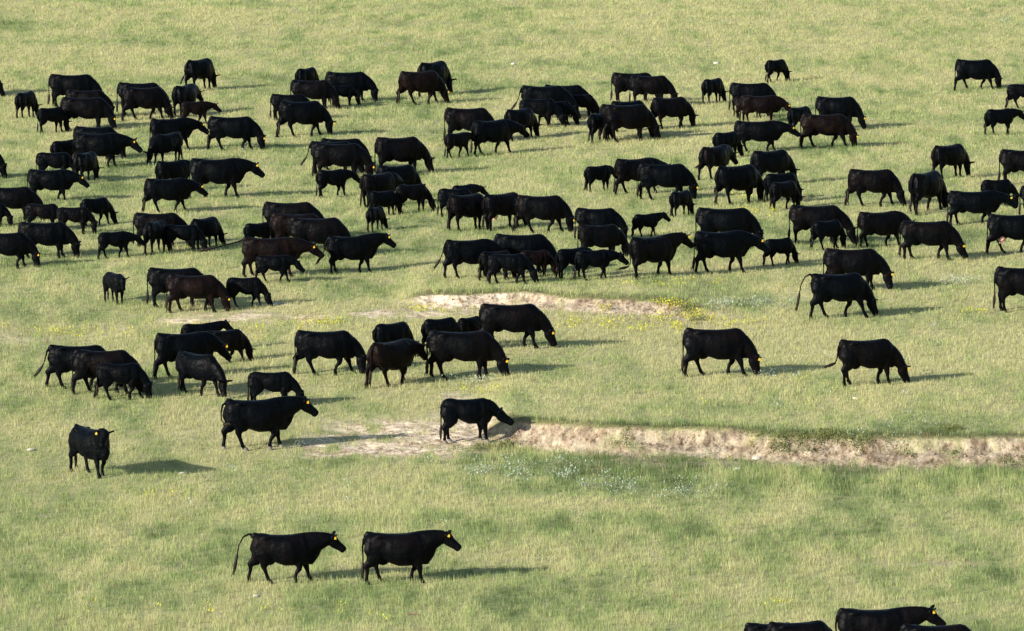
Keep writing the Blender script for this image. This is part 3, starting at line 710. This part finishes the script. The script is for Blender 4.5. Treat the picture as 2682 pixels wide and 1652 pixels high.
    core = np.concatenate([torso, head] + [np.concatenate(feet)])
    tp = [np.array(p, float) for p in TAILS[tail]]
    tp = [p * np.array((xs, 1, 1)) for p in tp]
    S.tube(tp, [.042, .034, .028, .024, .024, .020], n=8)
    return S, torso, np.concatenate(feet), core, ears, tp

def finish(S, name):
    V = np.concatenate(S.v)
    me = bpy.data.meshes.new(name)
    me.from_pydata(V.tolist(), [], S.f); me.update()
    return me

def remesh(me, vox):
    o = bpy.data.objects.new('animal_form', me); SC.collection.objects.link(o)
    m = o.modifiers.new('r', 'REMESH'); m.mode = 'VOXEL'; m.voxel_size = vox; m.use_smooth_shade = True
    s = o.modifiers.new('s', 'SMOOTH'); s.factor = .5; s.iterations = 2
    dg = bpy.context.evaluated_depsgraph_get()
    out = bpy.data.meshes.new_from_object(o.evaluated_get(dg), depsgraph=dg)
    bpy.data.objects.remove(o); bpy.data.meshes.remove(me)
    return out

def switch_mesh(tp, R):
    """the brush of long hair at the tail end"""
    S = Shape()
    a, b = tp[-2], tp[-1]; t = b - a; t /= np.linalg.norm(t)
    S.tube([a - t * .05, a + t * .04, b, b + t * .12, b + t * .20], [.020, .040, .046, .030, .010], n=8)
    for k in range(7):
        o = np.array([R.uniform(-.03, .03) for _ in range(3)]); e = np.array([R.uniform(-.07, .07) for _ in range(3)])
        S.tube([b + o - t * .08, b + o + t * .06, b + o + e + t * (.18 + R.uniform(0, .10))], [.014, .013, .004], n=5)
    me = finish(S, 'tail_switch'); me.materials.append(M_HAIR); me.polygons.foreach_set('use_smooth', [True] * len(me.polygons))
    return me

def tag_mesh():
    S = Shape()
    out = [(-.022, .055), (.022, .055), (.030, .020), (.055, .0), (.055, -.075), (.042, -.09), (-.042, -.09), (-.055, -.075), (-.055, 0), (-.030, .020)]
    v = [(x, -.004, z) for x, z in out] + [(x, .004, z) for x, z in out]; n = len(out)
    f = [tuple(range(n)), tuple(range(2 * n - 1, n - 1, -1))] + [(i, i + n, (i + 1) % n + n, (i + 1) % n) for i in range(n)]
    me = bpy.data.meshes.new('ear_tag'); me.from_pydata(v, [], f); me.update(); me.materials.append(M_TAG)
    return me
TAG = tag_mesh()

def udder_mesh():
    S = Shape(); S.ball((-.40, 0, .53), (.15, .16, .13))
    for sx in (-.07, .05):
        for sy in (-.07, .07): S.tube([(-.40 + sx, sy, .46), (-.40 + sx, sy, .40), (-.40 + sx, sy, .35)], [.028, .022, .014], n=7)
    me = finish(S, 'udder'); me.materials.append(M_UDDER); me.polygons.foreach_set('use_smooth', [True] * len(me.polygons)); return me

def hoof_mesh(p, wide=False):
    S = Shape(); x, y = p[0], p[1]
    S.loft([((x, y, -.01), (0, .070, 0), (.076, 0, 0)), ((x - .01, y, .05), (0, .064, 0), (.070, 0, 0)), ((x - .03, y, .09), (0, .055, 0), (.056, 0, 0))], 12)
    me = finish(S, 'hoof'); me.materials.append(M_HOOF); return me

def place(c, pts, yaw, k, sx):
    cy, sy = math.cos(yaw), math.sin(yaw)
    x, y, z = pts[:, 0] * k * sx, pts[:, 1] * k, pts[:, 2] * k
    return np.stack([c[0] + x * cy - y * sy, c[1] + x * sy + y * cy, c[2] + z], 1)

def fit(row, torso, feet, core):
    xl, xr, yt, yf, pose, dr = row[:6]
    yf = yf + .05 * (yf + 1708) * .031        # the hooves stand in the grass, below what shows
    best = None; forced = None
    if len(dr) > 1: forced = int(dr[1:]); dr = dr[0]
    um = (xl + xr) / 2
    base, sgn, lo, hi = {'a': (0, 1, 4, 66), 't': (0, -1, 20, 70), 'L': (180, 1, 30, 60), 'O': (0, 1, 18, 60)}[dr]
    if forced is not None: lo, hi = forced, forced + 1
    for deg in range(lo, hi + 1, 3):
        yaw = math.radians(base + sgn * deg)
        k, c, sx = 1.0, None, 1.0
        px, py = px2w(um, yf)
        for it in range(5):
            if it in (0, 3): z = float(ground(np.array([px]), np.array([py]))[0][0])
            c = (px, py, z)
            u, v = w2px(place(c, core, yaw, k, sx)); _, vt = w2px(place(c, torso, yaw, k, sx)); _, vf = w2px(place(c, feet, yaw, k, sx))
            d = CAMH / math.sin(PITCH)
            hgt = vf.max() - vt.min()
            k *= (yf - yt) / hgt
            s = FPX / (py / math.cos(PITCH))
            px += ((xl + xr) / 2 - (u.min() + u.max()) / 2) / s
            py += (vf.max() - yf) / (s * CAMH / (py * 1.03))
        wdt = u.max() - u.min(); err = abs(wdt - (xr - xl))
        if deg == lo and forced is None and wdt < (xr - xl):
            sx = min(1.10, (xr - xl) / wdt)
            u, v = w2px(place(c, core, yaw, k, sx)); px += ((xl + xr) / 2 - (u.min() + u.max()) / 2) / s
            return (px, py), yaw, k, sx, err
        if best is None or err < best[4] - .5: best = ((px, py), yaw, k, sx, err)
    return best

FOOT = []
def make_cow(i, row):
    xl, xr, yt, yf, pose, dr, tail, fl, label = row
    R = random.Random(i * 77 + 5)
    calf, walk = 'C' in fl, 'W' in fl
    S, torso, feet, core, ears, tp = cow_parts(pose, tail, calf, walk, R)
    (px, py), yaw, k, sx, err = fit(row, torso, feet, core)
    name = 'calf' if calf else ('bull' if 'bull' in label else 'cow')
    me = remesh(finish(S, name), .026 if yf < 1000 else .022)
    me.materials.clear(); me.materials.append(M_HIDE); me.name = name
    o = link(bpy.data.objects.new(name, me))
    fz = [float(ground(np.array([q[0]]), np.array([q[1]]))[0][0]) for q in place((px, py, 0), feet, yaw, k, sx)]
    o.location = (px, py, sum(sorted(fz)[:3]) / 3)
    o.rotation_euler = (0, 0, yaw); o.scale = (k * sx, k, k)
    br = .50 if 'B' in fl else .22 if 'b' in fl else R.uniform(0, .08)
    o.color = (br, .20 if 'B' in fl else (.04 if 'b' in fl else .0), 0, 1)
    o['label'] = label; o['category'] = 'calf' if calf else ('bull' if 'bull' in label else 'cow')
    o['group'] = 'calves of the black cattle herd' if calf else 'cows of the black cattle herd'
    sw = link(bpy.data.objects.new('tail_switch', switch_mesh(tp, R)), o)
    if 'T' in fl:
        e, dv, dn = ears[0] if ears[0][0][1] < ears[1][0][1] else ears[1]
        t = link(bpy.data.objects.new('ear_tag', TAG), o)
        t.location = tuple(e + np.array((0, -.045, -.045)))
        t.rotation_euler = (0, R.uniform(-.3, .3), -yaw * .7 if dr != 'L' else 0); t.scale = (.52, .52, .52)
    if 'U' in fl: link(bpy.data.objects.new('udder', udder_mesh()), o)
    if 'w' in fl:
        for p in feet: link(bpy.data.objects.new('hoof', hoof_mesh(p, True)), o)
    FOOT.append((px, py, yaw, k * sx, k, label, err))

for i, row in enumerate(COWS): make_cow(i, row)
# end cattle
# ------------------------------------------------------------------ weeds, stones
def scatter(spots):
    xs, ys = [], []
    for u, v, a, b, n in spots:
        uu = u + rng.normal(0, a / 2, n); vv = v + rng.normal(0, b / 2, n)
        x, y, _ = hit(uu, vv); xs.append(x); ys.append(y)
    return np.concatenate(xs), np.concatenate(ys)

def leafy(name, x, y, per, size, hgt, colA, colB, spread):
    n = len(x); x0, y0 = np.repeat(x, per), np.repeat(y, per); N = n * per
    x1 = x0 + rng.normal(0, spread, N); y1 = y0 + rng.normal(0, spread, N)
    z = ground(x1, y1)[0] + hgt * rng.random(N) ** .7
    V = np.empty((N, 4, 3), np.float32)
    a = rng.random(N) * 2 * np.pi; tl = rng.random(N) * 1.2 + .2
    s = size * (.5 + rng.random(N))
    dx, dy = np.cos(a) * s, np.sin(a) * s
    ux, uy, uz = -np.sin(a) * np.cos(tl) * s * 1.8, np.cos(a) * np.cos(tl) * s * 1.8, np.sin(tl) * s * 1.8
    P = np.stack([x1, y1, z], 1); D = np.stack([dx, dy, 0 * dx], 1) * .5; U = np.stack([ux, uy, uz], 1)
    V[:, 0] = P - U * .5; V[:, 1] = P + D; V[:, 2] = P + U * .5; V[:, 3] = P - D
    me = mesh_np(name, V.reshape(-1, 3), np.arange(N * 4), np.full(N, 4), M_WEED, False)
    c = lerp(np.array(colA), np.array(colB), rng.random((N, 1))) * (.8 + .4 * rng.random((N, 1)))
    color_attr(me, 'tint', np.repeat(c, 4, 0))
    return me

def stuff(name, me, label, cat):
    o = link(bpy.data.objects.new(name, me)); o['kind'] = 'stuff'; o['label'] = label; o['category'] = cat

x, y = scatter([(1390, 1225, 130, 22, 18), (1480, 1262, 160, 26, 22), (1650, 1285, 200, 22, 22), (1290, 1240, 80, 14, 14), (1790, 1300, 120, 18, 12), (1880, 805, 60, 8, 14),
                (2010, 800, 70, 8, 18), (2470, 745, 70, 7, 16), (2420, 950, 200, 60, 8), (1250, 1005, 60, 8, 10), (2000, 985, 60, 10, 8), (700, 1350, 600, 120, 6),
                (1300, 1250, 700, 160, 12), (1400, 60, 900, 60, 14), (500, 470, 300, 80, 10), (2300, 1100, 300, 120, 14), (2640, 60, 30, 8, 6)])
stuff('sagebrush', leafy('sagebrush', x, y, 22, .032, .26, (.24, .31, .23), (.42, .48, .38), .12), 'silver grey sage weeds scattered through the grass below the lower bank', 'weeds')
x, y = scatter([(1760, 805, 60, 10, 26), (1800, 835, 110, 14, 40), (1700, 860, 160, 14, 36), (1580, 812, 16, 8, 10), (1930, 845, 80, 12, 16), (560, 870, 340, 26, 30), (200, 875, 160, 14, 26),
                (820, 850, 90, 12, 34), (1110, 815, 60, 8, 22), (1560, 850, 200, 12, 30), (2540, 820, 40, 6, 8), (1220, 1030, 80, 12, 10), (1990, 560, 80, 12, 16), (1740, 745, 140, 12, 18),
                (700, 1610, 500, 30, 12), (2050, 1590, 60, 8, 6), (430, 1305, 60, 10, 5), (2000, 1000, 300, 80, 20), (1950, 520, 60, 10, 8)])
stuff('yellow_wildflowers', leafy('yellow_wildflowers', x, y, 12, .030, .20, (.62, .56, .03), (.42, .48, .05), .10), 'small yellow flowering weeds scattered below the upper bank', 'wildflowers')
x, y = scatter([(1800, 815, 26, 10, 14), (1830, 842, 20, 8, 10), (2060, 1158, 120, 20, 30), (2220, 1158, 140, 20, 30), (1640, 1150, 10, 30, 5), (2490, 1128, 26, 6, 12), (2180, 1132, 40, 4, 5), (1270, 1175, 60, 6, 18), (1330, 1168, 30, 5, 10), (2650, 1215, 60, 8, 10),
                (2080, 1185, 120, 8, 8), (2420, 1190, 160, 10, 8)])
stuff('low_scrub', leafy('low_scrub', x, y, 40, .028, .13, (.10, .13, .045), (.22, .24, .09), .11), 'olive green scrub clinging to the bare banks', 'scrub')

def clods():
    V, F, n = [], [], 0
    spots = []
    for k in range(500):
        x = rng.uniform(L0, 19); y = np.interp(x, LX, LY) + rng.normal(.25, .45); spots.append((x, y, abs(rng.normal(0, .014)) + .008))
    for k in range(260):
        x = rng.uniform(U0, U3); y = np.interp(x, UX, UY) + rng.normal(.1, .45); spots.append((x, y, abs(rng.normal(0, .014)) + .008))
    for px_, py_, a, b, s in PW[:8]:
        for k in range(30): spots.append((px_ + rng.normal(0, a * .5), py_ + rng.normal(0, b * .5), abs(rng.normal(0, .012)) + .008))
    P = np.array(spots); z = ground(P[:, 0], P[:, 1])[0]
    oc = np.array([(1, 0, 0), (-1, 0, 0), (0, 1, 0), (0, -1, 0), (0, 0, 1), (0, 0, -1)], float)
    of = [(0, 2, 4), (2, 1, 4), (1, 3, 4), (3, 0, 4), (2, 0, 5), (1, 2, 5), (3, 1, 5), (0, 3, 5)]
    VV, LL = [], []
    for k in range(len(P)):
        q = oc * P[k, 2] * rng.uniform(.6, 1.5, (6, 3)); q = q + np.array((P[k, 0], P[k, 1], z[k] + P[k, 2] * .3))
        VV.append(q); LL += [6 * k + i for f in of for i in f]
    return mesh_np('soil_clods', np.concatenate(VV), LL, np.full(len(P) * 8, 3), M_CLOD, False)
stuff('soil_clods', clods(), 'crumbled soil clods lying along the bare banks', 'clods')

def stone(u, v, r, label, mat, flat=.6, name='stone', cat='stone'):
    import bmesh
    bm = bmesh.new(); bmesh.ops.create_icosphere(bm, subdivisions=3, radius=1)
    ph = random.uniform(0, 50)
    for w in bm.verts:
        f = 1 + .35 * (float(vnoise(w.co.x * 1.7 + ph, w.co.y * 1.7 + w.co.z * 2.3)) - .5)
        w.co = Vector((w.co.x * r * 1.3 * f, w.co.y * r * f, w.co.z * r * flat * f))
    me = bpy.data.meshes.new(name); bm.to_mesh(me); bm.free(); me.materials.append(mat)
    me.polygons.foreach_set('use_smooth', [True] * len(me.polygons))
    x, y, z = (float(q[0]) for q in hit(u, v))
    o = link(bpy.data.objects.new(name, me)); o.location = (x, y, z + r * .3)
    o.rotation_euler = (0, 0, random.uniform(0, 3))
    o['label'] = label; o['category'] = cat; o['group'] = 'stones in the pasture'
stone(1982, 1203, .10, 'white stone at the foot of the lower bank', M_STONE)
stone(1931, 1232, .10, 'pale stone in the grass just below the white one at the bank foot', M_STONE)
stone(81, 1181, .10, 'flat pale stone to the left of the cow looking at the camera', M_STONE, .35)
stone(672, 1563, .09, 'flat pinkish stone in the grass below the left walking cow', M_STONE, .3)
stone(1345, 169, .10, 'small white stone high up in the grass above the middle', M_STONE, .5)
stone(1876, 168, .10, 'small white stone left of the highest lone calf', M_STONE, .6)
stone(2240, 1045, .08, 'small pale stone under the right lone grazing cow', M_STONE, .5)
stone(475, 1242, .09, 'small pale stone under the shadow of the cow looking at the camera', M_STONE, .4)

def stick():
    S = Shape()
    S.tube([(-.17, 0, .03), (-.06, .02, .05), (.06, 0, .055), (.17, -.02, .03)], [.022, .028, .026, .014], n=8)
    S.tube([(.02, 0, .05), (.07, .05, .09), (.10, .09, .13)], [.016, .012, .006], n=6)
    me = finish(S, 'dead_branch'); me.materials.append(plain_material('weathered_wood', (.16, .11, .075), .3, .9))
    return me
x, y = (float(q[0]) for q in hit(1084, 1621)[:2])
o = link(bpy.data.objects.new('dead_branch', stick())); o.location = (x, y, float(ground(np.array([x]), np.array([y]))[0][0]) + .08)
o['label'] = 'brown dead branch lying in the grass at the bottom, below the right walking cow'; o['category'] = 'branch'
